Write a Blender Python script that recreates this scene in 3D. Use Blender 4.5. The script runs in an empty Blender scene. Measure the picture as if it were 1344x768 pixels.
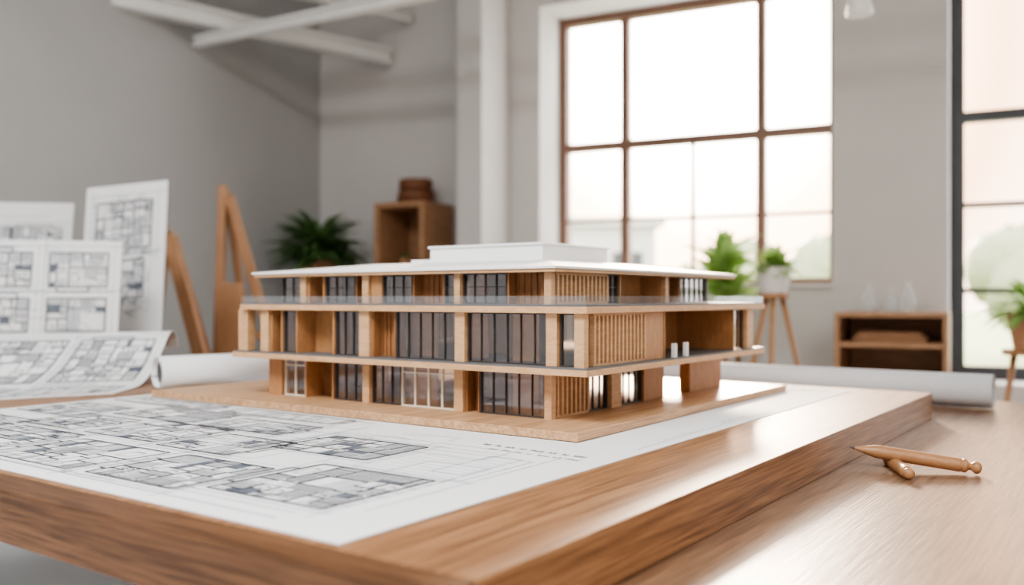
import bpy, math, random
from mathutils import Vector, Matrix, Quaternion
R = random.Random(7)
COL = bpy.context.scene.collection
# ------------------------------------------------------------------ dimensions
F = 1200.0; HZ = 390.0; CAM_Z = 0.97; TOP = 0.75
O = Vector((0.098, 1.368)); TH = math.radians(54.5)
V = Vector((math.cos(TH), math.sin(TH))); U = Vector((-math.sin(TH), math.cos(TH)))
def tw(v, u, z=0.0):
    p = O + V*v + U*u
    return Vector((p.x, p.y, TOP+z))
def u_of(px, v):
    k = (px-672)/F; p = O+V*v
    return (k*p.y-p.x)/(U.x-k*U.y)
def v_of(px, u):
    k = (px-672)/F; p = O+U*u
    return (k*p.y-p.x)/(V.x-k*V.y)
# room frame
RC = Vector((-1.213, 5.777)); RA = math.atan2(-0.451, 0.892)
RX = Vector((math.cos(RA), math.sin(RA))); RY = Vector((-math.sin(RA), math.cos(RA)))
def rw(x, y, z=0.0):
    p = RC+RX*x+RY*y
    return Vector((p.x, p.y, z))
ROOMM = Matrix.Translation((RC.x, RC.y, 0)) @ Matrix.Rotation(RA, 4, 'Z')
MODM = Matrix.Translation((O.x, O.y, TOP)) @ Matrix.Rotation(TH, 4, 'Z')

# ------------------------------------------------------------------ materials
def new_mat(name):
    m = bpy.data.materials.new(name); m.use_nodes = True
    return m, m.node_tree.nodes, m.node_tree.links, m.node_tree.nodes['Principled BSDF']
def c4(c): return (c[0], c[1], c[2], 1)
def plain(name, c, rough=0.6, var=0.06, scale=8, bump=0.0, metal=0.0, spec=0.5):
    m, n, l, b = new_mat(name)
    tc = n.new('ShaderNodeTexCoord'); no = n.new('ShaderNodeTexNoise')
    no.inputs['Scale'].default_value = scale; no.inputs['Detail'].default_value = 5
    l.new(tc.outputs['Object'], no.inputs['Vector'])
    r = n.new('ShaderNodeValToRGB')
    r.color_ramp.elements[0].position = 0.3; r.color_ramp.elements[1].position = 0.7
    r.color_ramp.elements[0].color = c4([x*(1-var) for x in c]); r.color_ramp.elements[1].color = c4([min(1, x*(1+var)) for x in c])
    l.new(no.outputs['Fac'], r.inputs['Fac']); l.new(r.outputs['Color'], b.inputs['Base Color'])
    b.inputs['Roughness'].default_value = rough; b.inputs['Metallic'].default_value = metal
    b.inputs['Specular IOR Level'].default_value = spec
    if bump:
        bp = n.new('ShaderNodeBump'); bp.inputs['Strength'].default_value = bump; bp.inputs['Distance'].default_value = 0.01
        l.new(no.outputs['Fac'], bp.inputs['Height']); l.new(bp.outputs['Normal'], b.inputs['Normal'])
    return m
def wood(name, ca, cb, rough=0.5, sc=(1, 1, 1), nscale=12, bump=0.15, spec=0.4, streak=.35, lo=.36, hi=.64):
    m, n, l, b = new_mat(name)
    tc = n.new('ShaderNodeTexCoord'); oi = n.new('ShaderNodeObjectInfo')
    mp = n.new('ShaderNodeMapping'); mp.inputs['Scale'].default_value = sc
    mul = n.new('ShaderNodeMath'); mul.operation = 'MULTIPLY'; mul.inputs[1].default_value = 7.3
    cx = n.new('ShaderNodeCombineXYZ')
    l.new(oi.outputs['Random'], mul.inputs[0])
    for i in range(3): l.new(mul.outputs[0], cx.inputs[i])
    l.new(cx.outputs[0], mp.inputs['Location']); l.new(tc.outputs['Object'], mp.inputs['Vector'])
    n1 = n.new('ShaderNodeTexNoise'); n1.inputs['Scale'].default_value = nscale; n1.inputs['Detail'].default_value = 8
    n1.inputs['Roughness'].default_value = 0.62; n1.inputs['Distortion'].default_value = 0.8
    l.new(mp.outputs[0], n1.inputs['Vector'])
    n2 = n.new('ShaderNodeTexNoise'); n2.inputs['Scale'].default_value = nscale*4; n2.inputs['Detail'].default_value = 4
    l.new(mp.outputs[0], n2.inputs['Vector'])
    mx = n.new('ShaderNodeMix'); mx.data_type = 'FLOAT'; mx.inputs[0].default_value = streak
    l.new(n1.outputs['Fac'], mx.inputs[2]); l.new(n2.outputs['Fac'], mx.inputs[3])
    r = n.new('ShaderNodeValToRGB'); r.color_ramp.elements[0].position = lo; r.color_ramp.elements[1].position = hi
    r.color_ramp.elements[0].color = c4(cb); r.color_ramp.elements[1].color = c4(ca)
    l.new(mx.outputs[0], r.inputs['Fac']); l.new(r.outputs['Color'], b.inputs['Base Color'])
    b.inputs['Roughness'].default_value = rough; b.inputs['Specular IOR Level'].default_value = spec
    bp = n.new('ShaderNodeBump'); bp.inputs['Strength'].default_value = bump; bp.inputs['Distance'].default_value = 0.002
    l.new(mx.outputs[0], bp.inputs['Height']); l.new(bp.outputs['Normal'], b.inputs['Normal'])
    return m
def glassy(name, tint, gloss=0.05, dif=.15, dcol=(.5, .52, .55), rough=.06):
    m, n, l, b = new_mat(name)
    out = n['Material Output']; n.remove(b)
    t = n.new('ShaderNodeBsdfTransparent'); t.inputs[0].default_value = c4(tint)
    df = n.new('ShaderNodeBsdfDiffuse'); df.inputs[0].default_value = c4(dcol)
    m1 = n.new('ShaderNodeMixShader'); m1.inputs[0].default_value = dif
    l.new(t.outputs[0], m1.inputs[1]); l.new(df.outputs[0], m1.inputs[2])
    g = n.new('ShaderNodeBsdfGlossy'); g.inputs['Roughness'].default_value = rough; g.inputs[0].default_value = (.9, .93, 1, 1)
    mx = n.new('ShaderNodeMixShader'); mx.inputs[0].default_value = gloss
    l.new(m1.outputs[0], mx.inputs[1]); l.new(g.outputs[0], mx.inputs[2]); l.new(mx.outputs[0], out.inputs[0])
    return m
M_MW = wood('basswood', (.47, .255, .12), (.34, .165, .07), 0.5, (14, 14, 3), 7)
M_MWL = wood('basswood_light', (.62, .395, .225), (.48, .285, .15), 0.5, (3, 3, 14), 7)
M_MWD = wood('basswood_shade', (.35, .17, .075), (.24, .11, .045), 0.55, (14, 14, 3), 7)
M_MWI = wood('basswood_inside_lit', (.74, .46, .26), (.62, .36, .19), 0.55, (3, 3, 3), 7)  # brightened wood copy; light inside the rooms is put into the colour
M_BASE = wood('base_ply', (.55, .35, .20), (.37, .21, .11), 0.45, (1.0, 22, 22), 4, lo=.42, hi=.58)
M_FLOORF = plain('grey_floor_finish', (.12, .12, .125), 0.6)
M_WHITE = plain('white_card', (.82, .83, .84), 0.6, 0.02)
M_WFR = plain('white_frame', (.78, .70, .60), 0.5, 0.02)
M_DFR = plain('dark_frame', (.05, .043, .04), 0.5, 0.1)
M_GL = glassy('tinted_glazing', (.90, .86, .82), 0.10, .02, (.36, .35, .35), .03)
M_RGL = glassy('clear_rail_glass', (.95, .965, .98), 0.05, .05, (.66, .70, .72), .03)
M_BOARD = wood('oak_board', (.35, .185, .09), (.15, .068, .030), 0.42, (.8, 24, 24), 3.0, 0.1, 0.35, .50, .40, .60)
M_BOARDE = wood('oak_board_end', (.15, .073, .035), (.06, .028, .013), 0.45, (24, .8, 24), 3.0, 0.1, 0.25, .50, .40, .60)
M_TABLE = wood('oak_table', (.235, .135, .078), (.10, .053, .030), 0.34, (.8, 22, 22), 3.5, 0.3, 0.45, .50, .40, .60)
M_PAPER = plain('paper', (.76, .775, .79), 0.75, 0.015, 3)
M_I1 = plain('ink_dark', (.02, .025, .038), 0.7)
M_I2 = plain('ink_mid', (.12, .14, .175), 0.7, 0.25, 40)
M_I3 = plain('ink_light', (.36, .39, .43), 0.7)
PAP = [M_PAPER, M_I1, M_I2, M_I3]
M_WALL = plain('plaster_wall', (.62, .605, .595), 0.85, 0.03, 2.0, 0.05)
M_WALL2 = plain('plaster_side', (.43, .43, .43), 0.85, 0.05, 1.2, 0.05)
M_CEIL = plain('ceiling_paint', (.6, .6, .6), 0.9, 0.02)
M_FLOOR = plain('concrete_floor', (.64, .67, .70), 0.45, 0.06, 2.5)
M_BEAM = plain('beam_paint', (.80, .80, .79), 0.6, 0.03)
M_FRB = plain('flare_tinted_frame', (.19, .105, .072), 0.4, 0.08)  # orange tint of the window flare is put into this brown
M_FRD = plain('graphite_window_frame', (.045, .05, .058), 0.4, 0.08)
M_FW = wood('furniture_wood', (.44, .26, .15), (.32, .175, .095), 0.5, (2, 2, 10), 5)
M_EW = wood('easel_wood', (.43, .235, .125), (.32, .165, .08), 0.5, (10, 10, 1.5), 5)
M_DKW = wood('dark_basket', (.24, .10, .05), (.14, .055, .027), 0.6, (2, 2, 20), 8)
M_POTW = plain('white_ceramic', (.78, .77, .75), 0.35, 0.03)
M_POTT = plain('terracotta', (.48, .26, .15), 0.7, 0.1)
M_SOIL = plain('soil', (.05, .035, .025), 0.95, 0.3, 30)
M_CORE = plain('roll_hollow_shade', (.16, .16, .17), 0.85, 0.1)  # dark tone stands for the shade inside the rolls
M_GLB = glassy('pale_glass', (.9, .92, .92), 0.10, .25, (.7, .72, .74))
M_PEN = wood('pencil_wood', (.40, .215, .105), (.29, .145, .068), 0.4, (2, 10, 10), 12)
M_LEAD = plain('graphite_tip', (.06, .045, .04), 0.4)
def leafmat(name, c):
    m, n, l, b = new_mat(name)
    tc = n.new('ShaderNodeTexCoord'); no = n.new('ShaderNodeTexNoise'); no.inputs['Scale'].default_value = 14
    l.new(tc.outputs['Object'], no.inputs['Vector'])
    r = n.new('ShaderNodeValToRGB'); r.color_ramp.elements[0].color = c4([x*.55 for x in c]); r.color_ramp.elements[1].color = c4([x*1.35 for x in c])
    l.new(no.outputs['Fac'], r.inputs[0]); l.new(r.outputs[0], b.inputs['Base Color']); b.inputs['Roughness'].default_value = .5
    t = n.new('ShaderNodeBsdfTranslucent'); l.new(r.outputs[0], t.inputs[0])
    mx = n.new('ShaderNodeMixShader'); mx.inputs[0].default_value = .4
    l.new(b.outputs[0], mx.inputs[1]); l.new(t.outputs[0], mx.inputs[2]); l.new(mx.outputs[0], n['Material Output'].inputs[0])
    return m
M_LFD = leafmat('leaf_dark', (.15, .27, .10))
M_LFL = leafmat('leaf_light', (.40, .60, .22))

# ------------------------------------------------------------------ helpers
def link(o, parent=None):
    COL.objects.link(o)
    if parent: o.parent = parent
    return o
def root(name, label, cat, M=None, loc=None, group=None):
    e = bpy.data.objects.new(name, None); e.empty_display_size = .05; COL.objects.link(e)
    if M is not None: e.matrix_world = M
    if loc is not None: e.location = loc
    e['label'] = label; e['category'] = cat
    if group: e['group'] = group
    return e
def mesh_obj(name, verts, faces, mats, parent=None, fm=None, smooth=False, bevel=0, center=True):
    verts = [Vector(v) for v in verts]
    c = Vector((0, 0, 0))
    if center:
        lo = Vector([min(v[i] for v in verts) for i in range(3)]); hi = Vector([max(v[i] for v in verts) for i in range(3)])
        c = (lo+hi)/2
    me = bpy.data.meshes.new(name); me.from_pydata([v-c for v in verts], [], faces)
    if not isinstance(mats, (list, tuple)): mats = [mats]
    for m in mats: me.materials.append(m)
    if fm:
        for p, i in zip(me.polygons, fm): p.material_index = i
    if smooth:
        for p in me.polygons: p.use_smooth = True
    me.update()
    o = bpy.data.objects.new(name, me); link(o, parent); o.location = c
    if bevel:
        b = o.modifiers.new('bevel', 'BEVEL'); b.width = bevel; b.segments = 2; b.limit_method = 'ANGLE'
    return o
BF = [(0, 3, 2, 1), (4, 5, 6, 7), (0, 1, 5, 4), (1, 2, 6, 5), (2, 3, 7, 6), (3, 0, 4, 7)]
def boxes(name, bl, mat, parent=None, bevel=0):
    vs, fs = [], []
    for (x0, x1, y0, y1, z0, z1) in bl:
        if x0 > x1: x0, x1 = x1, x0
        if y0 > y1: y0, y1 = y1, y0
        k = len(vs)
        vs += [(x0, y0, z0), (x1, y0, z0), (x1, y1, z0), (x0, y1, z0), (x0, y0, z1), (x1, y0, z1), (x1, y1, z1), (x0, y1, z1)]
        fs += [tuple(k+i for i in f) for f in BF]
    return mesh_obj(name, vs, fs, mat, parent, bevel=bevel)
def lathe(name, prof, mat, parent=None, seg=32, axis='Z', off=(0, 0, 0)):
    vs, fs = [], []
    for (r, z) in prof:
        for i in range(seg):
            a = 2*math.pi*i/seg
            p = (r*math.cos(a), r*math.sin(a), z) if axis == 'Z' else (z, r*math.cos(a), r*math.sin(a))
            vs.append((p[0]+off[0], p[1]+off[1], p[2]+off[2]))
    for j in range(len(prof)-1):
        for i in range(seg):
            a, b = j*seg+i, j*seg+(i+1) % seg
            fs.append((a, b, b+seg, a+seg))
    fs.append(tuple(reversed(range(seg)))); fs.append(tuple((len(prof)-1)*seg+i for i in range(seg)))
    o = mesh_obj(name, vs, fs, mat, parent, smooth=True)
    e = o.modifiers.new('es', 'EDGE_SPLIT'); e.split_angle = math.radians(40)
    return o
def rod(name, a, b, w, mat, parent=None, w2=None, seg=4, bevel=0.0):
    a, b = Vector(a), Vector(b); d = (b-a).normalized()
    up = Vector((0, 0, 1)) if abs(d.z) < .95 else Vector((1, 0, 0))
    s = d.cross(up).normalized(); t = s.cross(d).normalized(); w2 = w2 or w
    vs = []
    for p, ww in ((a, w), (b, w2)):
        for i in range(seg):
            an = 2*math.pi*(i+.5)/seg; k = ww/2*(1.414 if seg == 4 else 1)
            vs.append(p+s*math.cos(an)*k+t*math.sin(an)*k)
    fs = [(i, (i+1) % seg, seg+(i+1) % seg, seg+i) for i in range(seg)]+[tuple(reversed(range(seg))), tuple(range(seg, 2*seg))]
    return mesh_obj(name, vs, fs, mat, parent, smooth=seg > 6, bevel=bevel)

# ------------------------------------------------------------------ room shell
ZC = 3.3
W1 = (1.532, 3.081, 1.02, 2.585); W2 = (3.585, 5.2, 0.58, 2.60); XR = 5.9; YB = -8.2; T = .36
def rbox(name, bl, mat, bevel=0):
    o = boxes(name, bl, mat, None, bevel)
    o.matrix_world = ROOMM @ Matrix.Translation(o.location); o['kind'] = 'structure'; return o
rbox('wall_back', [(-.3, W1[0], 0, T, 0, ZC), (W1[0], W1[1], 0, T, 0, W1[2]), (W1[0], W1[1], 0, T, W1[3], ZC), (W1[1], W2[0], 0, T, 0, ZC),
                   (W2[0], W2[1], 0, T, 0, W2[2]), (W2[0], W2[1], 0, T, W2[3], ZC), (W2[1], XR+.3, 0, T, 0, ZC)], M_WALL)
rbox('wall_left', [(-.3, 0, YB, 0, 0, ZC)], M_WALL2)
rbox('wall_right', [(XR, XR+.3, YB, 0, 0, ZC)], M_WALL)
rbox('wall_front', [(-.3, XR+.3, YB-.3, YB, 0, ZC)], M_WALL)
rbox('floor', [(-.3, XR+.3, YB-.3, T, -.12, 0)], M_FLOOR)
rbox('ceiling', [(-.3, XR+.3, YB-.3, T, ZC, ZC+.15)], M_CEIL)
rbox('trim_1', [(1.20, 1.35, -.34, 0, 0, ZC)], M_WALL)
rbox('baseboard_back', [(0, 1.20, -.015, 0, 0, .12), (1.35, XR, -.015, 0, 0, .12)], M_BEAM)
rbox('baseboard_left', [(0, .015, YB, -.015, 0, .12)], M_BEAM)
rbox('trim_2', [(W1[0], W1[1], -.03, .27, W1[2]-.0, W1[2]+.015)], M_BEAM)
def window(name, w, vs, vthin, hs, hthin, mat, fw=.045, t=.019, th=.008):
    x0, x1, z0, z1 = w; y0, y1 = .27, .33
    bl = [(x0, x0+fw, y0, y1, z0, z1), (x1-fw, x1, y0, y1, z0, z1), (x0+fw, x1-fw, y0, y1, z0, z0+fw), (x0+fw, x1-fw, y0, y1, z1-fw, z1)]
    for x in vs: bl.append((x-t, x+t, y0+.003, y1-.003, z0+fw, z1-fw))
    for z in hs: bl.append((x0+fw, x1-fw, y0+.005, y1-.005, z-t, z+t))
    for x, za, zb in vthin: bl.append((x-.008, x+.008, y0+.012, y1-.012, za, zb))
    for z in hthin: bl.append((x0+fw, x1-fw, y0+.014, y1-.014, z-th, z+th))
    rbox(name, bl, mat)
window('window_1', W1, [1.932, 2.687], [(2.318, 1.02+.04, 1.83)], [1.831], [1.405], M_FRB, .048, .024)
window('window_2', W2, [4.40], [(4.0, .62, 1.83)], [1.831], [1.41, 1.0], M_FRD, .062, .026, .012)

# ceiling steelwork
def beam(name, a, b, w, h):
    a, b = Vector(a), Vector(b); d = b-a; L = d.length; ang = math.atan2(d.y, d.x)
    f = .014
    o = boxes(name, [(-L/2, L/2, -w/2, w/2, -h/2, -h/2+f), (-L/2, L/2, -w/2, w/2, h/2-f, h/2), (-L/2, L/2, -f/2, f/2, -h/2+f, h/2-f)], M_BEAM)
    o.matrix_world = Matrix.Translation((a+b)/2) @ Matrix.Rotation(ang, 4, 'Z')
    o['kind'] = 'structure'; return o
beam('trim_3', (-.735, 5.50, 2.41), (-1.93, 4.38, 2.41), .09, .09)
beam('trim_4', (-.60, 5.43, 2.62), (-1.96, 4.28, 2.62), .05, .05)
beam('trim_5', (-1.66, 4.80, 2.31), (3.4, 1.76, 2.31), .05, .055)
beam('trim_6', (-1.86, 4.36, 2.55), (3.2, 1.32, 2.55), .06, .06)

# ------------------------------------------------------------------ outdoors
g = boxes('ground', [(-40, 40, 6.6, 80, -.5, -.3)], plain('lawn', (.26, .32, .17), .9, .15, 1)); g['kind'] = 'structure'
def blob(name, parts, mat, parent=None, seed=0):
    rr = random.Random(seed); vs, fs = [], []
    for (cx, cy, cz, r) in parts:
        k = len(vs); n, mm = 14, 9
        for j in range(mm+1):
            ph = math.pi*j/mm
            for i in range(n):
                a = 2*math.pi*i/n; q = r*(1+rr.uniform(-.12, .12))
                vs.append((cx+q*math.sin(ph)*math.cos(a), cy+q*math.sin(ph)*math.sin(a), cz+q*math.cos(ph)))
        for j in range(mm):
            for i in range(n):
                fs.append((k+j*n+i, k+(j+1)*n+i, k+(j+1)*n+(i+1) % n, k+j*n+(i+1) % n))
    return mesh_obj(name, vs, fs, mat, parent, smooth=True)
M_TREE = leafmat('tree_leaf', (.42, .46, .30)); M_BARK = plain('bark', (.16, .11, .07), .9, .2, 20)
for i, (x, y, h) in enumerate([(3.2, 15, 1.5), (6.3, 17, 2.3), (10.5, 18, 2.6), (13.5, 17, 3.2), (5.0, 21, 2.2)]):
    t = root('tree', 'leafy green tree on the lawn outside the window', 'tree', loc=(x, y, -.3), group='trees outside the window')
    rod('trunk', (0, 0, 0), (0, 0, h*.7), .2, M_BARK, t, .12, 10)
    blob('canopy', [(R.uniform(-.7, .7), R.uniform(-.6, .6), h*.62+R.uniform(-.3, .4), R.uniform(.6, .95)) for _ in range(7)], M_TREE, t, i)
bd = root('building', 'pale flat-roofed building seen through the window', 'building', loc=(1.9, 23, -.3))
M_BLD = plain('render_facade', (.46, .44, .42), .8)
boxes('body', [(-3.2, 1.4, -2, 2, 0, 2.9)], M_BLD, bd); boxes('roof', [(-3.4, 1.6, -2.2, 2.2, 2.9, 3.1)], M_BLD, bd)
boxes('window', [(-2.9+i*1.1, -2.2+i*1.1, -2.03, -2, 1.3, 2.3) for i in range(4)], M_FRD, bd)

# ------------------------------------------------------------------ tables
tb = root('work_table', 'large brown oak work table with a smooth grained top', 'table', M=Matrix.Translation((O.x, O.y, 0)) @ Matrix.Rotation(TH, 4, 'Z'))
boxes('table_top', [(-.45, 1.60, -1.60, 2.2, .65, .69)], M_TABLE, tb, .003)
boxes('apron', [(-.36, 1.5, -1.5, -1.47, .56, .65), (-.36, 1.5, 2.07, 2.1, .56, .65), (-.36, -.33, -1.47, 2.07, .56, .65), (1.47, 1.5, -1.47, 2.07, .56, .65)], M_TABLE, tb)
for (x, y) in [(-.34, -1.46), (1.48, -1.46), (-.34, .30), (1.48, .30), (-.34, 2.06), (1.48, 2.06)]:
    boxes('leg', [(x-.04, x+.04, y-.04, y+.04, 0, .65)], M_TABLE, tb, .004)
bo = root('wooden_board', 'thick oak board laid on the work table carrying the model', 'board', M=MODM.copy())
boxes('slab', [(-.61, 1.10, -.28, 2.3, -.06, 0)], M_BOARD, bo, .0012)
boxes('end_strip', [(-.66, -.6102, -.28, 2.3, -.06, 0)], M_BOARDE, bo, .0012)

# ------------------------------------------------------------------ drawings
class Ink:
    def __init__(s): s.q = []
    def line(s, x0, y0, x1, y1, w=.0012, m=1): s.q.append((x0, y0, x1, y1, w, m))
    def rect(s, x0, y0, x1, y1, w=.0012, m=1):
        s.line(x0, y0, x1, y0, w, m); s.line(x1, y0, x1, y1, w, m); s.line(x1, y1, x0, y1, w, m); s.line(x0, y1, x0, y0, w, m)
    def fill(s, x0, y0, x1, y1, m=2):
        if abs(x1-x0) > 1e-5 and abs(y1-y0) > 1e-5: s.line(x0, (y0+y1)/2, x1, (y0+y1)/2, abs(y1-y0), m)
    def plan(s, x, y, w, h, rr, dark=.5, k=1.0, depth=6):
        wl = .0028*k
        s.rect(x, y, x+w, y+h, wl, 1)
        s.rect(x+wl*1.8, y+wl*1.8, x+w-wl*1.8, y+h-wl*1.8, .0008*k, 1)
        a, b = rr.uniform(.1, .35), rr.uniform(.55, .9); side = rr.choice([0, 1])
        e = .012*k if side else -.012*k; yy = y+h if side else y
        s.line(x+w*a, yy, x+w*a, yy+e, wl, 1); s.line(x+w*a, yy+e, x+w*b, yy+e, wl*.7, 1); s.line(x+w*b, yy+e, x+w*b, yy, wl, 1)
        def hatch(x0, y0, x1, y1, vert, sp, wd):
            if vert:
                n = max(3, int((x1-x0)/sp))
                for i in range(1, n): s.line(x0+(x1-x0)*i/n, y0, x0+(x1-x0)*i/n, y1, wd, 2)
            else:
                n = max(3, int((y1-y0)/sp))
                for i in range(1, n): s.line(x0, y0+(y1-y0)*i/n, x1, y0+(y1-y0)*i/n, wd, 2)
        def split(x0, y0, x1, y1, d):
            W, H = x1-x0, y1-y0
            if d == 0 or max(W, H) < .034*k or min(W, H) < .014*k or (d < 4 and rr.random() < .15):
                t = rr.random(); g2 = .002*k
                if t < dark*.10 and W*H < .0007*k*k: s.fill(x0+g2, y0+g2, x1-g2, y1-g2, 2)
                elif t < dark*.32: hatch(x0+g2, y0+g2, x1-g2, y1-g2, rr.random() < .5, .0028*k, .0010*k)
                elif t < dark*.32+.14: hatch(x0+g2, y0+g2, x1-g2, y0+H*.55, True, .0040*k, .0008*k)
                elif t < dark*.32+.34:
                    s.rect(x0+W*.2, y0+H*.25, x0+W*.6, y0+H*.65, .0010*k, 1); s.line(x0+W*.66, y0+H*.3, x0+W*.66, y0+H*.6, .0010*k, 1)
                elif t < dark*.32+.50:
                    r_ = min(W, H)*.5; px_, py_ = x0+r_, y0
                    for i in range(1, 7):
                        an = math.pi/2*i/6; qx, qy = x0+r_*math.cos(an), y0+r_*math.sin(an); s.line(px_, py_, qx, qy, .0008*k, 1); px_, py_ = qx, qy
                return
            if W > H*rr.uniform(.8, 1.2):
                c = x0+W*rr.uniform(.28, .72); g3 = rr.choice([0, 0, .25]); ww = rr.choice([.0026, .0013, .0026])*k
                s.line(c, y0+H*g3, c, y1, ww, 1); split(x0, y0, c, y1, d-1); split(c, y0, x1, y1, d-1)
            else:
                c = y0+H*rr.uniform(.28, .72); g3 = rr.choice([0, 0, .25]); ww = rr.choice([.0026, .0013, .0026])*k
                s.line(x0+W*g3, c, x1, c, ww, 1); split(x0, y0, x1, c, d-1); split(x0, c, x1, y1, d-1)
        split(x, y, x+w, y+h, depth)
        o2 = .010*k
        s.line(x-o2*3, y-o2, x+w+o2*2, y-o2, .0009*k, 2); s.line(x-o2, y-o2*2, x-o2, y+h+o2*3, .0009*k, 2)
        s.line(x-2*o2, y+h+o2*1.6, x+w+4*o2, y+h+o2*1.6, .0009*k, 2); s.line(x+w+o2*1.4, y-o2*3, x+w+o2*1.4, y+h+o2*2, .0009*k, 3)
        for i in range(8): s.line(x+w*i/7, y-o2*1.4, x+w*i/7, y-o2*.6, .0009*k, 2)
    def scribble(s, x, y, dx, dy, n, h, rr, m=2, wd=.0010):
        L = math.hypot(dx, dy); ax, ay = dx/L, dy/L; nx, ny = -ay, ax
        px, py = x, y; i = 0
        while i < n:
            for k in range(rr.randint(5, 11)):
                i += 1; q = h*(rr.uniform(.5, 1) if k % 2 == 0 else rr.uniform(-.1, .15)) * (1 if k else 1.3)
                tx, ty = x+ax*L*i/n+nx*q, y+ay*L*i/n+ny*q
                if k: s.line(px, py, tx, ty, wd, m)
                px, py = tx, ty
            i += 2.5
def sheet(name, x0, x1, y0, y1, fm, nx, ny, ink, parent=None, thick=.0012, sub=1, off=.0005, smooth=True):
    vs, fs, mi = [], [], []
    for j in range(ny+1):
        for i in range(nx+1): vs.append(fm(x0+(x1-x0)*i/nx, y0+(y1-y0)*j/ny, 0))
    for j in range(ny):
        for i in range(nx):
            a = j*(nx+1)+i; fs.append((a, a+1, a+nx+2, a+nx+1)); mi.append(0)
    k = len(vs)
    for j in range(ny+1):
        for i in range(nx+1): vs.append(fm(x0+(x1-x0)*i/nx, y0+(y1-y0)*j/ny, -thick))
    for j in range(ny):
        for i in range(nx):
            a = k+j*(nx+1)+i; fs.append((a+nx+1, a+nx+2, a+1, a)); mi.append(0)
    rim = [i for i in range(nx+1)]+[(j+1)*(nx+1)-1 for j in range(1, ny+1)]+[ny*(nx+1)+i for i in range(nx-1, -1, -1)]+[j*(nx+1) for j in range(ny-1, 0, -1)]
    for a, b in zip(rim, rim[1:]+rim[:1]): fs.append((b, a, a+k, b+k)); mi.append(0)
    for n_, (a0, b0, a1, b1, w, m) in enumerate(ink.q):
        a0, a1 = [max(x0, min(x1, q)) for q in (a0, a1)]; b0, b1 = [max(y0, min(y1, q)) for q in (b0, b1)]
        L = math.hypot(a1-a0, b1-b0)
        if L < 1e-6: continue
        tx, ty = -(b1-b0)/L*w/2, (a1-a0)/L*w/2; kk = len(vs); oo = off+(.0002 if m == 1 else 0)+(n_ % 7)*.00001
        for i in range(sub+1):
            t = i/sub; cx, cy = a0+(a1-a0)*t, b0+(b1-b0)*t
            vs.append(fm(cx+tx, cy+ty, oo)); vs.append(fm(cx-tx, cy-ty, oo))
        for i in range(sub):
            a = kk+2*i; fs.append((a, a+1, a+3, a+2)); mi.append(m)
    return mesh_obj(name, vs, fs, PAP, parent, fm=mi)

ink = Ink(); rr = random.Random(12)
def P(v, u, w, h, dark=.4, k=1.05): ink.plan(v-h/2, u-w/2, h, w, rr, dark, k)
P(-.43, .085, .19, .18, 2.0, 1.15); P(-.475, .295, .18, .15, 1.8, 1.1); P(-.225, .25, .19, .13, 1.7, 1.05)
P(-.48, .53, .22, .15, 1.2); P(-.31, .42, .16, .13, 1.2); P(-.29, .62, .19, .15, 1.2); P(-.46, .77, .19, .15, 1.2); P(-.16, .53, .2, .10, 1.0); P(-.15, .78, .22, .12, 1.1)
P(-.30, .84, .17, .13, 1.0); P(-.42, 1.0, .2, .16, 1.0); P(-.21, 1.02, .18, .14, .9); P(-.045, .60, .3, .06, .7); P(-.045, .95, .3, .07, .8)
for (v, u, w, h) in [(-.25, .05, .17, .16), (-.16, .10, .14, .08), (-.30, .34, .1, .14), (-.29, .03, .10, .10), (-.23, .01, .05, .13)]:
    ink.rect(v-h/2, u-w/2, v+h/2, u+w/2, .0013, 3)
for i in range(9): ink.line(-.33+i*.017, -.02, -.33+i*.017, .12, .0008, 3)
ink.line(-.50, -.05, -.12, -.05, .0012, 3); ink.line(-.57, .0, -.57, .9, .0012, 2); ink.line(-.33, -.06, -.33, .2, .0009, 3)
ink.line(-.52, .19, -.36, .19, .0010, 2); ink.line(-.545, .00, -.545, .36, .0010, 2); ink.line(-.15, .02, -.15, .42, .0009, 2)
for i in range(60):
    v = rr.uniform(-.56, -.02); u = rr.uniform(.36, 1.08)
    if rr.random() < .5: ink.line(v, u, min(-.01, v+rr.uniform(.06, .22)), u, .0011, rr.choice([1, 2, 2, 3]))
    else: ink.line(v, u, v, u+rr.uniform(.06, .25), .0011, rr.choice([1, 2, 2, 3]))
for i in range(26):
    v = rr.uniform(-.22, -.02); u = rr.uniform(.16, .5)
    ink.line(v, u, v, u+rr.uniform(.03, .12), .0010, rr.choice([2, 3])); ink.line(v, u, v+rr.uniform(-.05, .02), u, .0010, 3)
ink.scribble(-.095, .11, -.012, -.19, 80, .012, rr, 1, .0011); ink.scribble(-.122, .08, -.008, -.14, 64, .010, rr, 1, .0009)
ink.scribble(.33, -.085, .1, 0, 40, -.006, rr, 2, .0008); ink.scribble(-.565, .42, 0, -.12, 40, .008, rr, 3, .0008)
ink.scribble(.10, -.09, .12, 0, 40, -.006, rr, 3, .0008); ink.line(.0, -.10, .9, -.10, .0009, 3)
sh = root('architectural_drawing', 'large white sheet of floor plans under the model', 'drawing', M=MODM.copy())
sheet('paper_sheet', -.60, 1.02, -.12, 1.14, lambda x, y, o: Vector((x, y, .0014+o)), 30, 24, ink, sh)
ZB = .0024

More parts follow.
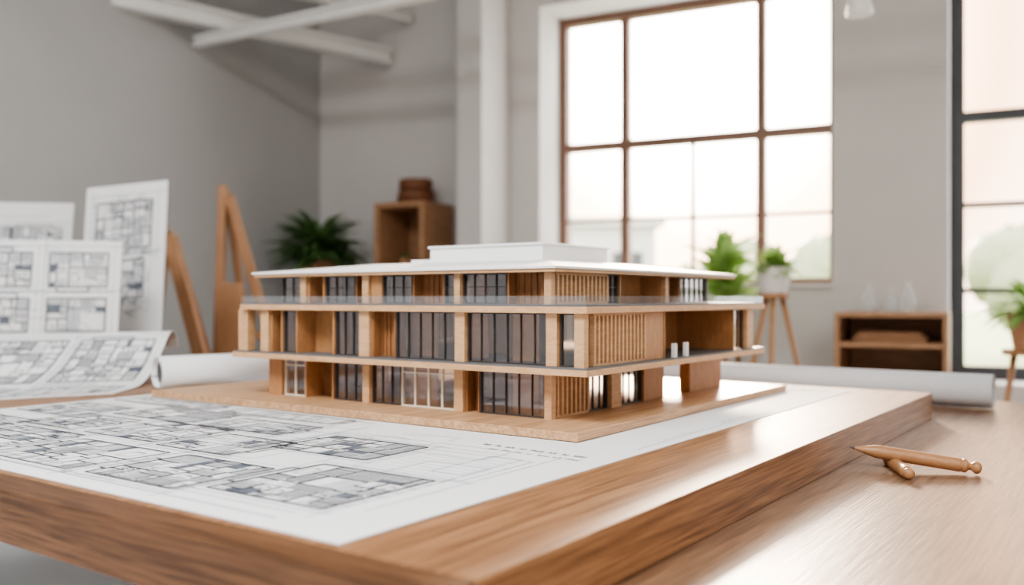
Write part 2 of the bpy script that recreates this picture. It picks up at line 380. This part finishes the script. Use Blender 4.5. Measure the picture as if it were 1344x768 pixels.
# ------------------------------------------------------------------ the model
am = root('architectural_model', 'wooden scale model of a three-storey flat-roofed building', 'architectural model', M=MODM @ Matrix.Translation((0, 0, ZB)))
boxes('model_base', [(0, .93, 0, 1.09, 0, .014)], M_BASE, am, .0012)
C1 = (.105, .117); C2 = (.075, .037); C3 = (.112, .122)
S2 = (.058, .84, .019, u_of(305, .058)); S3 = (.058, .84, .019, u_of(315, .058))
Z = [.014, .092, .1045, .1915, .2045, .2595]
for S_, za, zb in ((S2, Z[1], Z[2]), (S3, Z[3], Z[4])):
    boxes('floor_slab', [(S_[0], S_[1], S_[2], S_[3], za, zb-.0022)], M_MWL, am, .0005)
    boxes('floor_finish', [(S_[0]+.0006, S_[1]-.0006, S_[2]+.0006, S_[3]-.0006, zb-.0022, zb+.0008)], M_FLOORF, am)
RU = u_of(333, .092); RF = (.092, .8675, .100, RU)
boxes('roof_slab', [(RF[0], RF[1], RF[2], RF[3], Z[5], Z[5]+.006)], M_MWL, am, .0006)
x0, x1, y0, y1 = RF[0]-.003, RF[1]+.003, RF[2]-.003, RF[3]+.003; zz = Z[5]+.006
a0, a1, b0, b1 = .25, .62, .22, .66
vs = [(x0, y0, zz), (x1, y0, zz), (x1, y1, zz), (x0, y1, zz), (x0, y0, zz+.004), (x1, y0, zz+.004), (x1, y1, zz+.004), (x0, y1, zz+.004), (a0, b0, .288), (a1, b0, .288), (a1, b1, .288), (a0, b1, .288)]
fs = [(0, 3, 2, 1), (0, 1, 5, 4), (1, 2, 6, 5), (2, 3, 7, 6), (3, 0, 4, 7), (4, 5, 9, 8), (5, 6, 10, 9), (6, 7, 11, 10), (7, 4, 8, 11), (8, 9, 10, 11)]
mesh_obj('roof_cover', vs, fs, M_WHITE, am)
boxes('roof_penthouse', [(.28, .53, .249, .529, .287, .318), (.276, .534, .245, .533, .318, .3225)], M_WHITE, am, .0008)
boxes('roof_plant_box', [(.30, .45, .535, .60, .287, .297)], M_WHITE, am, .0008)

def fb(side, c, a0, a1, d0, d1, z0, z1):
    if side == 'F': return (c+d0, c+d1, a0, a1, z0, z1)
    if side == 'R': return (a0, a1, c+d0, c+d1, z0, z1)
    if side == 'B': return (c-d1, c-d0, a0, a1, z0, z1)
    return (a0, a1, c-d1, c-d0, z0, z1)
def elem(side, c, a0, a1, z0, z1, kind):
    if a0 > a1: a0, a1 = a1, a0
    w = a1-a0; h = z1-z0; B = lambda *q: fb(side, c, *q)
    if kind == 'wall': boxes('wall_panel', [B(a0, a1, -.002, .010, z0, z1)], M_MW, am)
    elif kind in ('recess', 'deep'):
        D = .045 if kind == 'recess' else .13; ck = .010
        boxes('wall_recess', [B(a0, a1, D, D+.006, z0, z1), B(a0, a0+ck*.4, -.003, D, z0, z1), B(a1-ck*.4, a1, -.003, D, z0, z1)], M_MW, am)
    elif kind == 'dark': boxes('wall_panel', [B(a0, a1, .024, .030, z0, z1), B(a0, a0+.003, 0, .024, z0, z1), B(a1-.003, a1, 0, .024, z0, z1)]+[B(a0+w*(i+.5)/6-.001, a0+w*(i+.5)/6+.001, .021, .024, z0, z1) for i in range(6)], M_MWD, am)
    elif kind == 'block': boxes('wall_block', [B(a0, a1, -.004, .06, z0, z1)], M_MW, am, .0005)
    elif kind == 'pier': boxes('wall_pier', [B(a0, a1, -.004, .020, z0, z1)], M_MW, am, .0005)
    elif kind == 'post': boxes('post', [B(a0, a1, -.008, .012, z0, z1)], M_MWL, am, .0004)
    elif kind in ('win', 'door', 'winh'):
        fw = .0022; mt = M_WFR if kind == 'door' else M_DFR
        bl = [B(a0, a0+fw, 0, .008, z0, z1), B(a1-fw, a1, 0, .008, z0, z1), B(a0+fw, a1-fw, 0, .008, z0, z0+fw), B(a0+fw, a1-fw, 0, .008, z1-fw, z1)]
        n = max(1, round(w/(.034 if kind == 'door' else .026)))
        for i in range(1, n):
            x = a0+w*i/n; q = .0016 if kind == 'door' else .0007
            bl.append(B(x-q, x+q, .001, .005, z0+fw, z1-fw))
        if kind == 'winh': bl.append(B(a0+fw, a1-fw, .0015, .0065, z0+h*.55, z0+h*.55+.0012))
        if kind == 'door': bl.append(B(a0+fw, a1-fw, .0015, .0065, z0+h*.80, z0+h*.80+.002))
        o = boxes('window', bl, mt, am)
        g = boxes('glass', [B(a0+fw, a1-fw, .0035, .0045, z0+fw, z1-fw)], M_GL, None)
        g.parent = o; g.location = g.location-o.location
    elif kind == 'slat':
        n = max(3, int(w/.0135)); bl = [B(a0, a1, -.004, .006, z0, z0+.004), B(a0, a1, -.004, .006, z1-.004, z1)]
        for i in range(n+1):
            x = a0+.0028+(w-.0056)*i/n; bl.append(B(x-.0026, x+.0026, -.006, .004, z0+.004, z1-.004))
        boxes('slat_screen', bl, M_MWL, am)
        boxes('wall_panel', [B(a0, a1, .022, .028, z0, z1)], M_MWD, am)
def face(side, c, lst, z0, z1):
    fn = (lambda p: u_of(p, c)) if side == 'F' else (lambda p: v_of(p, c))
    for (p0, p1, k) in lst: elem(side, c, fn(p0), fn(p1), z0+.0002, z1-.0002, k)
# lower storey
face('F', C1[0], [(355, 372, 'block'), (374, 401, 'door'), (402, 439, 'recess'), (440, 479, 'win'), (479.5, 488, 'post'), (489, 526, 'win'), (527, 598, 'door'), (599.5, 611, 'post'), (612, 629, 'dark'), (630, 715, 'win')], Z[0], Z[1])
boxes('post', [(C1[0]-.006, C1[0]+.008, C1[1]-.006, C1[1]+.008, Z[0], Z[1])], M_MWL, am)
face('R', C1[1], [(728, 770, 'slat'), (771, 797, 'win'), (798, 811, 'post'), (812, 842, 'win'), (843, 869, 'pier'), (903, 944, 'pier')], Z[0], Z[1])
# middle storey
face('F', C2[0], [(317, 329, 'post'), (346, 356, 'post'), (357, 372, 'recess'), (373, 389, 'win'), (390, 440, 'recess'), (441, 474, 'win'), (475, 488, 'post'), (489, 519, 'dark'), (520, 599, 'win'), (600.5, 613, 'post'), (614, 719, 'win'), (720, 734, 'post'), (735, 757, 'win')], Z[2]+.0008, Z[3])
boxes('post', [(C2[0]-.008, C2[0]+.006, C2[1]-.008, C2[1]+.010, Z[2]+.0008, Z[3])], M_MWL, am)
face('R', C2[1], [(776, 844, 'slat'), (845, 868, 'pier'), (870, 962, 'deep'), (963, 975, 'win'), (976, 984, 'post')], Z[2]+.0008, Z[3])
# upper storey
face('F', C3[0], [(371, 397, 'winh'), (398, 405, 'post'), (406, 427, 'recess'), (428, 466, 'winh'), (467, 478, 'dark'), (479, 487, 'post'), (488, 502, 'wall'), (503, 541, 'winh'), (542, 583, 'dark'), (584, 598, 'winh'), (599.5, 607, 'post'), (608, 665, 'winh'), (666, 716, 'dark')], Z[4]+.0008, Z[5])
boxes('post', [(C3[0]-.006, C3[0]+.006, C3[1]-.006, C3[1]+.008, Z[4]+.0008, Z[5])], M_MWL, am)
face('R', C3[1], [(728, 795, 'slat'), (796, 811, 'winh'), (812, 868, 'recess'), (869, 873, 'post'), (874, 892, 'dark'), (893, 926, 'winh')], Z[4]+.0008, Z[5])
for (za, zb, cb, cl, lo_u, lo_v) in [(Z[0], Z[1], .76, .80, .12, .12), (Z[2]+.0008, Z[3], .80, .84, .05, .09), (Z[4]+.0008, Z[5], .78, .78, .13, .13)]:
    n = 6
    for i in range(n):
        a = lo_u+(cl-lo_u)*i/n; b = lo_u+(cl-lo_u)*(i+1)/n-.002
        if za < .05 and i < 3: continue
        elem('B', cb, a, b, za+.0002, zb-.0002, 'wall' if i % 3 == 2 else 'win')
    n = 5
    for i in range(n):
        a = lo_v+.02+(cb-lo_v-.04)*i/n; b = lo_v+.02+(cb-lo_v-.04)*(i+1)/n-.002
        if za < .05 and i > 2: continue
        elem('L', cl, a, b, za+.0002, zb-.0002, 'win' if i % 2 == 0 else 'wall')
    q0 = .0002
    boxes('partition_wall', [(.30, .304, .34, .44, za+q0, zb-q0)], M_MWI, am)
    boxes('partition_wall', [(.30, .304, .55, .66, za+q0, zb-q0)], M_MWI, am)
    boxes('partition_wall', [(.19, .34, .26, .264, za+q0, zb-q0)], M_MWI, am)
    for k, (ua, ub) in enumerate([(.17, .225), (.29, .33), (.40, .47), (.54, .575), (.66, .73)]):
        boxes('partition_wall', [(.150+.012*(k % 2), .154+.012*(k % 2), ua, ub, za+q0, zb-q0)], M_MWI, am)
for p in (885, 900):
    v = v_of(p, .028); boxes('bollard', [(v-.004, v+.004, .024, .032, Z[2]+.0008, Z[2]+.027)], M_WHITE, am)
boxes('railing', [(S3[0]+.003, S3[0]+.0042, S3[2]+.004, S3[3]-.003, Z[4]+.0008, Z[4]+.015)], M_RGL, am)
boxes('railing', [(S3[0]+.0045, S3[1]-.003, S3[2]+.003, S3[2]+.0042, Z[4]+.0008, Z[4]+.015)], M_RGL, am)

# ------------------------------------------------------------------ rolls and loose sheets
def spiral_roll(name, label, a, b, r, mat, turns=2.6, rin=.45):
    a, b = Vector(a), Vector(b); d = b-a; L = d.length
    e = root(name, label, 'paper roll', M=Matrix.Translation(a) @ d.to_track_quat('X', 'Z').to_matrix().to_4x4())
    n = int(turns*36); vs, fs = [], []
    for i in range(n+1):
        t = i/n; an = -math.pi/2-t*turns*2*math.pi; q = r*(1-(1-rin)*t)
        for x in (0, L): vs.append((x, q*math.cos(an), q*math.sin(an)))
    for i in range(n): k = 2*i; fs.append((k, k+1, k+3, k+2))
    o = mesh_obj('rolled_sheet', vs, fs, mat, e, smooth=True); s = o.modifiers.new('s', 'SOLIDIFY'); s.thickness = .0010
    c = r*rin*.92
    lathe('shade_core', [(c*.82, .010), (c, .010), (c, L-.010), (c*.82, L-.010), (c*.82, L-.05), (c*.05, L-.05), (c*.05, .05), (c*.82, .05), (c*.82, .010)], M_CORE, e, 28, 'X')  # added dark core, stands in for the roll's shaded hollow
    return e
M_ROLLG = plain('grey_paper', (.60, .62, .65), .7, .03)
spiral_roll('paper_roll', 'white rolled drawing lying beside the model', (-.835, 2.15, TOP+.042), (-.60, 2.36, TOP+.042), .041, M_PAPER, 1.8, .74)
pa = tw(1.37, -.37, -.06+.046); pb = tw(1.37, .80, -.06+.046)
spiral_roll('paper_roll', 'long pale grey paper roll lying behind the board', pa, pb, .045, M_ROLLG, 3.2, .5)

def prof_interp(pts, y):
    for i in range(len(pts)-1):
        if y <= pts[i+1][0] or i == len(pts)-2:
            t = (y-pts[i][0])/(pts[i+1][0]-pts[i][0]); p0 = pts[max(0, i-1)]; p1 = pts[i]; p2 = pts[i+1]; p3 = pts[min(len(pts)-1, i+2)]
            def cr(a, b, c, d): return .5*((2*b)+(c-a)*t+(2*a-5*b+4*c-d)*t*t+(3*b-a-3*c+d)*t**3)
            return cr(p0[1], p1[1], p2[1], p3[1]), cr(p0[2], p1[2], p2[2], p3[2])
def curled(name, label, org, adir, W, pts, seed, fan=0.0):
    a = Vector((adir[0], adir[1], 0)).normalized(); n = Vector((-a.y, a.x, 0)); org = Vector(org)
    e = root(name, label, 'drawing', loc=org)
    Hm = max(p[1] for p in pts)
    def fm(x, y, o):
        y = max(0, min(pts[-1][0], y)); s = 1+fan*(1-x/W)
        h, z = prof_interp(pts, y); h2, z2 = prof_interp(pts, min(y+.002, pts[-1][0])); h1, z1 = prof_interp(pts, max(0, y-.002))
        nn = (n*-(z2-z1)+Vector((0, 0, 1))*(h2-h1)*s).normalized()
        return a*x+n*(Hm-(Hm-h)*s)+Vector((0, 0, z*(.96+.08*x/W)+.0014))+nn*o
    ik = Ink(); r2 = random.Random(seed); Y = pts[-1][0]
    x = .02
    while x < W-.10:
        w = min(r2.uniform(.14, .2), W-x-.02); ik.plan(x, .03, w, Y*.24, r2, .6, .9); ik.plan(x, Y*.40, w, Y*.36, r2, .8, 1.0)
        for k in range(4): ik.line(x, Y*.34+k*.005, x+w*r2.uniform(.5, .9), Y*.34+k*.005, .0009, 2)
        x += w+.03
    for k in range(10):
        y = Y*r2.uniform(.05, .9); ik.line(W*r2.uniform(0, .3), y, W*r2.uniform(.6, .98), y, .0008, 3)
    return sheet('paper_sheet', 0, W, 0, Y, fm, 14, 40, ik, e, sub=8, off=.0012)
prA = [(0, 0, 0), (.14, .14, .002), (.20, .195, .012), (.27, .26, .038), (.34, .318, .078), (.39, .357, .108), (.43, .394, .122), (.47, .43, .108), (.50, .44, .08)]
curled('architectural_drawing', 'wide white drawing sheet with plans curling up off the table', (-1.55, 2.055, TOP), (1, .03), .645, prA, 11, .80)

def lean(name, label, px0, px1, Y, ztop, zb, rot, seed, mode, tilt=12, roll=0):
    W = (px1-px0)/F*Y; cx = ((px0+px1)/2-672)/F*Y; H = (ztop-zb)/math.cos(math.radians(tilt))
    M = Matrix.Translation((cx, Y, zb+.002+W/2*abs(math.sin(math.radians(roll))))) @ Matrix.Rotation(math.radians(rot), 4, 'Z') @ Matrix.Rotation(math.radians(-tilt), 4, 'X') @ Matrix.Rotation(math.radians(roll), 4, 'Y')
    e = root(name, label, 'presentation board', M=M, group='leaning presentation boards')
    ik = Ink(); r2 = random.Random(seed); m = .02
    if mode == 0:
        cols = 2
        cw = (W-3*m)/cols
        for c in range(cols):
            x = -W/2+m+c*(cw+m)
            for k_, (ya, yb) in enumerate([(.30, .58), (.64, .93)]):
                ik.plan(x+.012, H*ya, cw-.028, H*(yb-ya)-.01, r2, 1.6, 1.25)
                for q in range(5): ik.line(x+.0, H*yb-q*.008, x+.010, H*yb-q*.008, .0009, 3)
        for k in range(4): ik.line(-W/2+m, H*.95-k*.006, -W/2+W*.35, H*.95-k*.006, .001, 3)
        for k in range(60):
            x = r2.uniform(-W/2+.03, W/2-.06); y = H*r2.uniform(.3, .93); ik.line(x, y, x+r2.uniform(-.02, .05), y, .0014, r2.choice([1, 2, 3]))
    elif mode == 1:
        ik.plan(-W/2+.04, H*.62, W-.09, H*.28, r2, .8, 1.5); ik.plan(-W/2+.06, H*.34, W-.13, H*.22, r2, .8, 1.5)
        for k in range(210):
            x = r2.uniform(-W/2+.03, W/2-.06); y = H*r2.uniform(.25, .93); ik.line(x, y, x+r2.uniform(-.03, .05), y+r2.uniform(-.03, .03), .0015, r2.choice([1, 1, 2, 3]))
    else:
        ik.plan(-W/2+.05, H*.70, W*.42, H*.14, r2, .7, .9); ik.plan(W*.02, H*.70, W*.40, H*.14, r2, .7, .9); ik.plan(-W/2+.05, H*.45, W*.8, H*.18, r2, .7, .9)
        ik.line(-W/2+.03, H*.91, W/2-.08, H*.91, .002, 3)
    sheet('drawing_sheet', -W/2, W/2, 0, H, lambda x, y, o: Vector((x, -.004-o, y)), 2, 2, ik, e, thick=.003, off=.0008)
    boxes('backing_board', [(-W/2, W/2, -.0008, .004, 0, H)], M_I2, e)
    t = math.radians(tilt); Mi = Matrix.Rotation(t, 4, 'X'); hz = H*.55
    foot = Mi @ Vector((0, hz*math.sin(t)+.10, .004-.002))
    rod('support_strut', (0, .005, hz), foot, .012, M_EW, e)
    return e
lean('presentation_board', 'white board with four printed floor plans leaning upright', -56, 146, 2.63, 1.135, TOP, 10, 21, 0)
lean('presentation_board', 'tall white board with a detailed sketch plan', 96, 214, 2.92, 1.335, TOP, -8, 22, 1, 14, -5)
lean('presentation_board', 'white board with a small elevation drawing', -85, 78, 3.15, 1.305, TOP, 8, 23, 2)

# ------------------------------------------------------------------ pencils
def pencil(label, a, b, r):
    a, b = Vector(a), Vector(b); L = (b-a).length
    e = root('wooden_pencil', label, 'pencil', M=Matrix.Translation(a) @ (b-a).to_track_quat('X', 'Z').to_matrix().to_4x4(), group='wooden pencils on the work table')
    lathe('lead_tip', [(.0004, 0), (r*.22, L*.04)], M_LEAD, e, 16, 'X')
    lathe('pencil_body', [(r*.22, L*.04), (r*.95, L*.20), (r, L*.24), (r, L*.84), (r*.92, L*.845), (r*.92, L*.855), (r, L*.86), (r*.98, L*.885), (r*.55, L*.905), (r*.5, L*.92)], M_PEN, e, 28, 'X')
    k = []
    for i in range(9):
        t = i/8; k.append((r*(.5+.42*math.sin(math.pi*t)) if i < 8 else r*.15, L*(.92+.08*t)))
    lathe('end_knob', k, M_PEN, e, 24, 'X')
TZ = .69
pencil('light brown wooden pencil with turned knob, resting across another', (.560, 1.516, TZ+.0310), (.738, 1.435, TZ+.0108), .0110)
pencil('shorter light brown wooden pencil lying under a crossing one', (.636, 1.565, TZ+.008), (.606, 1.392, TZ+.0098), .0098)

# ------------------------------------------------------------------ plants and furniture
def foliage(name, n, rad, h, ll, lw, mat, parent, z0, seed, up=.5):
    rr = random.Random(seed); vs, fs = [], []
    for q in range(n):
        az = rr.uniform(0, 2*math.pi); el = rr.uniform(up-.5, up+.75)
        base = Vector((rr.uniform(-.2, .2)*rad, rr.uniform(-.2, .2)*rad, z0+rr.uniform(0, h)*.7))
        d = Vector((math.cos(az)*math.cos(el), math.sin(az)*math.cos(el), math.sin(el)))
        s = d.cross(Vector((0, 0, 1))).normalized(); st = rr.uniform(.1, .6)*rad; L = ll*rr.uniform(.7, 1.15)
        p = base.copy(); k = len(vs)
        pts = [p]; m = 6
        for i in range(m):
            dd = (d+Vector((0, 0, -.16*i))).normalized(); p = p+dd*((st+L)/m); pts.append(p)
        for i, pp in enumerate(pts):
            t = i/m; f = (st/(st+L)); w = .0015 if t < f else lw*math.sin(math.pi*min(1, (t-f)/(1-f)*.92+.08))*.5+.0008
            vs += [pp-s*w, pp+Vector((0, 0, -w*.3)), pp+s*w]
        for i in range(m):
            a = k+3*i; fs += [(a, a+1, a+4, a+3), (a+1, a+2, a+5, a+4)]
    return mesh_obj(name, vs, fs, mat, parent, smooth=True)
def pot(e, r, h, z, mat):
    lathe('pot', [(r*.68, z), (r*.74, z+.004), (r, z+h-.006), (r*1.04, z+h), (r*.92, z+h), (r*.88, z+h-.02), (r*.1, z+h-.021)], mat, e, 32)
    lathe('soil', [(r*.2, z+h-.024), (r*.87, z+h-.019), (r*.3, z+h-.012)], M_SOIL, e, 24)
def tripod(name, label, loc, h, rt, rb, n=3, mat=M_EW, a0=.4):
    e = root(name, label, 'plant stand', loc=loc)
    lathe('seat', [(rt*.95, h-.02), (rt, h-.016), (rt, h-.003), (rt*.97, h)], mat, e, 28)
    for i in range(n):
        a = a0+2*math.pi*i/n
        rod('leg', (rt*.6*math.cos(a), rt*.6*math.sin(a), h-.02), (rb*math.cos(a), rb*math.sin(a), .0), .024, mat, e, .018, 10)
    a = [a0+2*math.pi*i/n for i in range(n)]; k = .62; q = rt*.6+(rb-rt*.6)*k; zq = (h-.02)*(1-k)
    for i in range(n):
        j = (i+1) % n; rod('stretcher', (q*math.cos(a[i]), q*math.sin(a[i]), zq), (q*math.cos(a[j]), q*math.sin(a[j]), zq), .010, mat, e, .010, 8)
    return e
def plant(label, loc, z, pr, ph, pm, n, rad, h, ll, lw, lm, seed, up=.5):
    e = root('potted_plant', label, 'plant', loc=(loc[0], loc[1], z)); pot(e, pr, ph, 0, pm)
    foliage('foliage', n, rad, h, ll, lw, lm, e, ph-.02, seed, up); return e
p = rw(.37, -.48); tripod('plant_stand', 'tall round wooden plant stand in the corner', (p.x, p.y, 0), 1.0, .13, .24)
plant('bushy green plant in a terracotta pot', p, 1.0, .10, .17, M_POTT, 330, .13, .15, .245, .045, M_LFD, 5, .5)
p = rw(2.97, -.85); tripod('plant_stand', 'wooden tripod plant stand with splayed legs', (p.x, p.y, 0), .985, .06, .27, a0=.15)
plant('small green plant in a white ceramic pot by the window', p, .985, .072, .105, M_POTW, 70, .05, .04, .10, .038, M_LFL, 6, .45)
p = rw(2.68, -.50); tripod('plant_stand', 'round wooden stool holding a leafy plant', (p.x, p.y, 0), .76, .12, .2)
plant('upright light green leafy plant by the window', p, .76, .09, .17, M_POTW, 120, .11, .30, .17, .065, M_LFL, 9, .95)
tripod('plant_stand', 'slim wooden stand next to the tall window', (1.88, 3.3, 0), .78, .10, .16)
plant('green plant in a terracotta pot next to the tall window', (1.88, 3.3), .78, .085, .13, M_POTT, 80, .09, .07, .14, .034, M_LFL, 10, .4)

def room_root(name, label, cat, x, y):
    return root(name, label, cat, M=ROOMM @ Matrix.Translation((x, y, 0)))
s = room_root('open_shelf', 'open wooden shelf unit against the grey wall', 'shelf', .83, -.19)
w, d, H = .165, .165, 1.50
boxes('shelf_frame', [(-w, -w+.03, -d, d, 0, H), (w-.03, w, -d, d, 0, H), (-w+.03, w-.03, -d, d, H-.03, H), (-w+.03, w-.03, -d, d, 1.10, 1.13), (-w+.03, w-.03, -d, d, .62, .65), (-w+.03, w-.03, -d, d, .10, .13), (-w+.03, w-.03, d-.012, d, .13, H-.03)], M_FW, s, .003)
pp = rw(.80, -.24); plant('small dark green plant standing inside the wooden shelf', pp, 1.1302, .035, .06, M_POTT, 40, .015, .02, .038, .018, M_LFD, 15, 1.0)
pp = rw(.84, -.19)
for i, (r, z) in enumerate([(.105, 1.50), (.096, 1.57)]):
    e = root('wooden_bowl', 'dark brown round wooden bowl stacked on the shelf unit', 'bowl', loc=(pp.x, pp.y, z), group='stacked wooden bowls')
    lathe('bowl_body', [(r*.8, 0), (r, .012), (r, .022), (r*.94, .026), (r, .032), (r, .052), (r*.96, .0695), (r*.86, .0695), (r*.82, .03), (r*.1, .025)], M_DKW, e, 32)
s = room_root('low_cabinet', 'low open wooden cabinet with a shelf', 'cabinet', 3.37, -.23)
w, d, H = .225, .20, .905
boxes('cabinet_body', [(-w, -w+.022, -d, d, 0, H-.022), (w-.022, w, -d, d, 0, H-.022), (-w, w, -d, d, H-.022, H), (-w+.022, w-.022, -d, d, .60, .62), (-w+.022, w-.022, -d, d, .06, .08), (-w+.022, w-.022, d-.012, d, .08, H-.022)], M_FW, s, .003)
boxes('shelf_board', [(-w+.022, w-.022, -d+.005, d-.012, .755, .775)], M_FW, s)
for k, (w2, hh, zb_) in enumerate([(.15, .024, .7755), (.13, .018, .80)]):
    b = root('book', 'slim closed brown book lying inside the low cabinet', 'book', M=ROOMM @ Matrix.Translation((3.36, -.24, zb_)), group='books in the low cabinet')
    boxes('pages', [(-w2+.003, w2-.003, -.09+.006, .09, .004, hh-.004)], M_FW, b)
    boxes('cover', [(-w2, w2, -.09, .09, 0, .004), (-w2, w2, -.09, .09, hh-.004, hh), (-w2, w2, .09, .093, 0, hh)], M_EW, b)
for x, hh, r in [(3.27, .12, .028), (3.36, .10, .022), (3.43, .13, .026)]:
    q = rw(x, -.24); e = root('glass_bottle', 'small pale glass bottle on the low cabinet', 'bottle', loc=(q.x, q.y, .905), group='bottles on the low cabinet')
    lathe('bottle_body', [(r*.9, 0), (r, .006), (r, hh*.5), (r*.85, hh*.62), (r*.4, hh*.74), (r*.36, hh*.95)], M_GLB, e, 24)
    lathe('bottle_lip', [(r*.45, hh*.95), (r*.5, hh*.97), (r*.45, hh)], M_POTW, e, 20)
def easel(label, ap, foot_l, foot_r, foot_b, z, w=.03, wl=None, bars=(.42, .72)):
    e = root('wooden_easel', label, 'easel', loc=(ap[0], ap[1], 0), group='wooden easels')
    A = Vector((0, 0, z)); L = Vector((foot_l[0]-ap[0], foot_l[1]-ap[1], 0)); Rr = Vector((foot_r[0]-ap[0], foot_r[1]-ap[1], 0)); B_ = Vector((foot_b[0]-ap[0], foot_b[1]-ap[1], 0))
    rod('leg', A+Vector((-.012, 0, 0)), L, w, M_EW, e, bevel=.002); rod('leg', A+Vector((.016, 0, -.05)), Rr, wl or w, M_EW, e, bevel=.002); rod('rear_leg', A+Vector((0, .03, -.03)), B_, w*.8, M_EW, e, bevel=.002)
    def at(t, a, b): return a+(b-a)*t
    for t in bars: rod('crossbar', at(t, A, L)+Vector((0, -.018, 0)), at(t, A, Rr)+Vector((0, -.018, 0)), w*.9, M_EW, e)
    return e
easel('slender wooden studio easel standing behind the table', (-1.22, 3.90), (-1.25, 3.82), (-.80, 3.90), (-1.15, 4.3), 1.445, .036, bars=(.44, .70))
easel('leaning thick-legged wooden easel near the drawings', (-1.355, 3.58), (-1.46, 3.60), (-1.04, 3.60), (-1.6, 3.85), 1.26, .034, .048, (.60,))
dbd = root('drawing_board', 'plain brown wooden drawing board leaning by the easel', 'board', M=Matrix.Translation((-1.165, 3.72, 0)) @ Matrix.Rotation(math.radians(-3), 4, 'X'))
boxes('board_panel', [(-.055, .055, -.008, .008, .0, 1.03)], M_EW, dbd, .003)
plk = root('wooden_plank', 'slim wooden plank leaning beside the easel', 'plank', M=Matrix.Translation((-1.02, 3.66, 0)) @ Matrix.Rotation(math.radians(-17), 4, 'Y') @ Matrix.Rotation(math.radians(-4), 4, 'X'))
boxes('plank_body', [(-.022, .022, -.009, .009, .006, 1.15)], M_EW, plk, .002)
pl = root('pendant_lamp', 'small white dome pendant lamp hanging from the ceiling', 'lamp', loc=(1.33, 3.5, 2.05))
K = .55
lathe('lamp_shade', [(.085*K, 0), (.088*K, .004), (.075*K, .05), (.04*K, .085), (.015, .10), (.012, .10), (.036*K, .082), (.070*K, .046), (.082*K, .004)], M_POTW, pl, 32)
lathe('bulb', [(.004, .02), (.016, .03), (.019, .05), (.012, .075), (.01, .085)], M_GLB, pl, 20)
rod('cord', (0, 0, .09), (0, 0, ZC-2.05), .008, M_POTW, pl, .008, 8)
lathe('ceiling_cap', [(.05, ZC-2.05-.02), (.05, ZC-2.05)], M_POTW, pl, 24)

# ------------------------------------------------------------------ light
el = math.radians(14); azv = Vector((math.sin(math.radians(11))*math.cos(el), math.cos(math.radians(11))*math.cos(el), math.sin(el)))
w = bpy.data.worlds.new('World'); bpy.context.scene.world = w; w.use_nodes = True
nt = w.node_tree; bg = nt.nodes['Background']; N = nt.nodes; L_ = nt.links
tc = N.new('ShaderNodeTexCoord'); dp = N.new('ShaderNodeVectorMath'); dp.operation = 'DOT_PRODUCT'
nm = N.new('ShaderNodeVectorMath'); nm.operation = 'NORMALIZE'; L_.new(tc.outputs['Generated'], nm.inputs[0])
L_.new(nm.outputs[0], dp.inputs[0]); dp.inputs[1].default_value = azv
rp = N.new('ShaderNodeValToRGB'); L_.new(dp.outputs['Value'], rp.inputs[0])
els = rp.color_ramp.elements
els[0].position = .88; els[0].color = (.42, .405, .39, 1)
els[1].position = .998; els[1].color = (1.0, .92, .82, 1)
q = els.new(.958); q.color = (.25, .155, .095, 1)
q = els.new(.984); q.color = (.48, .34, .235, 1)
L_.new(rp.outputs[0], bg.inputs[0]); bg.inputs[1].default_value = 14.0
def area(name, M, sx, sy, power, col, portal=False):
    d = bpy.data.lights.new(name, 'AREA'); d.shape = 'RECTANGLE'; d.size = sx; d.size_y = sy; d.energy = power; d.color = col
    if portal: d.cycles.is_portal = True
    o = bpy.data.objects.new(name, d); o.matrix_world = M; COL.objects.link(o); return o
for n_, wd in (('portal_light', W1), ('portal_light', W2)):
    M = ROOMM @ Matrix.Translation(((wd[0]+wd[1])/2, .40, (wd[2]+wd[3])/2)) @ Matrix.Rotation(math.radians(-90), 4, 'X')
    area(n_, M, wd[1]-wd[0], wd[3]-wd[2], 0, (1, 1, 1), True)
area('fill_light', Matrix.Translation((-1.5, -.3, 3.2)) @ Matrix.Rotation(math.radians(8), 4, 'Y'), 2.0, 1.6, 160, (1, .99, .98))  # added fill behind the camera, no actual fitting
area('fill_light', Matrix.Translation((1.2, -1.2, 3.2)), 1.8, 1.6, 50, (1, .90, .80))  # second added fill, warm like bounced light
sd = bpy.data.lights.new('sun', 'SUN'); sd.energy = 11; sd.angle = math.radians(8); sd.color = (1, .78, .58)
so = bpy.data.objects.new('sun', sd); COL.objects.link(so)
so.matrix_world = Matrix.Translation(azv*20) @ azv.to_track_quat('Z', 'Y').to_matrix().to_4x4()

# ------------------------------------------------------------------ camera
cd = bpy.data.cameras.new('camera'); cam = bpy.data.objects.new('camera', cd); COL.objects.link(cam)
cd.sensor_width = 36; cd.lens = 36*F/1344; cam.location = (0, 0, CAM_Z); cam.rotation_euler = (math.radians(90), 0, 0)
cd.shift_y = (HZ-384)/1344; cd.clip_start = .02; cd.clip_end = 300
cd.dof.use_dof = True; cd.dof.focus_distance = 1.34; cd.dof.aperture_fstop = 2.3
bpy.context.scene.camera = cam
vs_ = bpy.context.scene.view_settings; vs_.view_transform = 'AgX'
try: vs_.look = 'AgX - Medium High Contrast'
except Exception as ex: print(ex)
vs_.exposure = 0.5
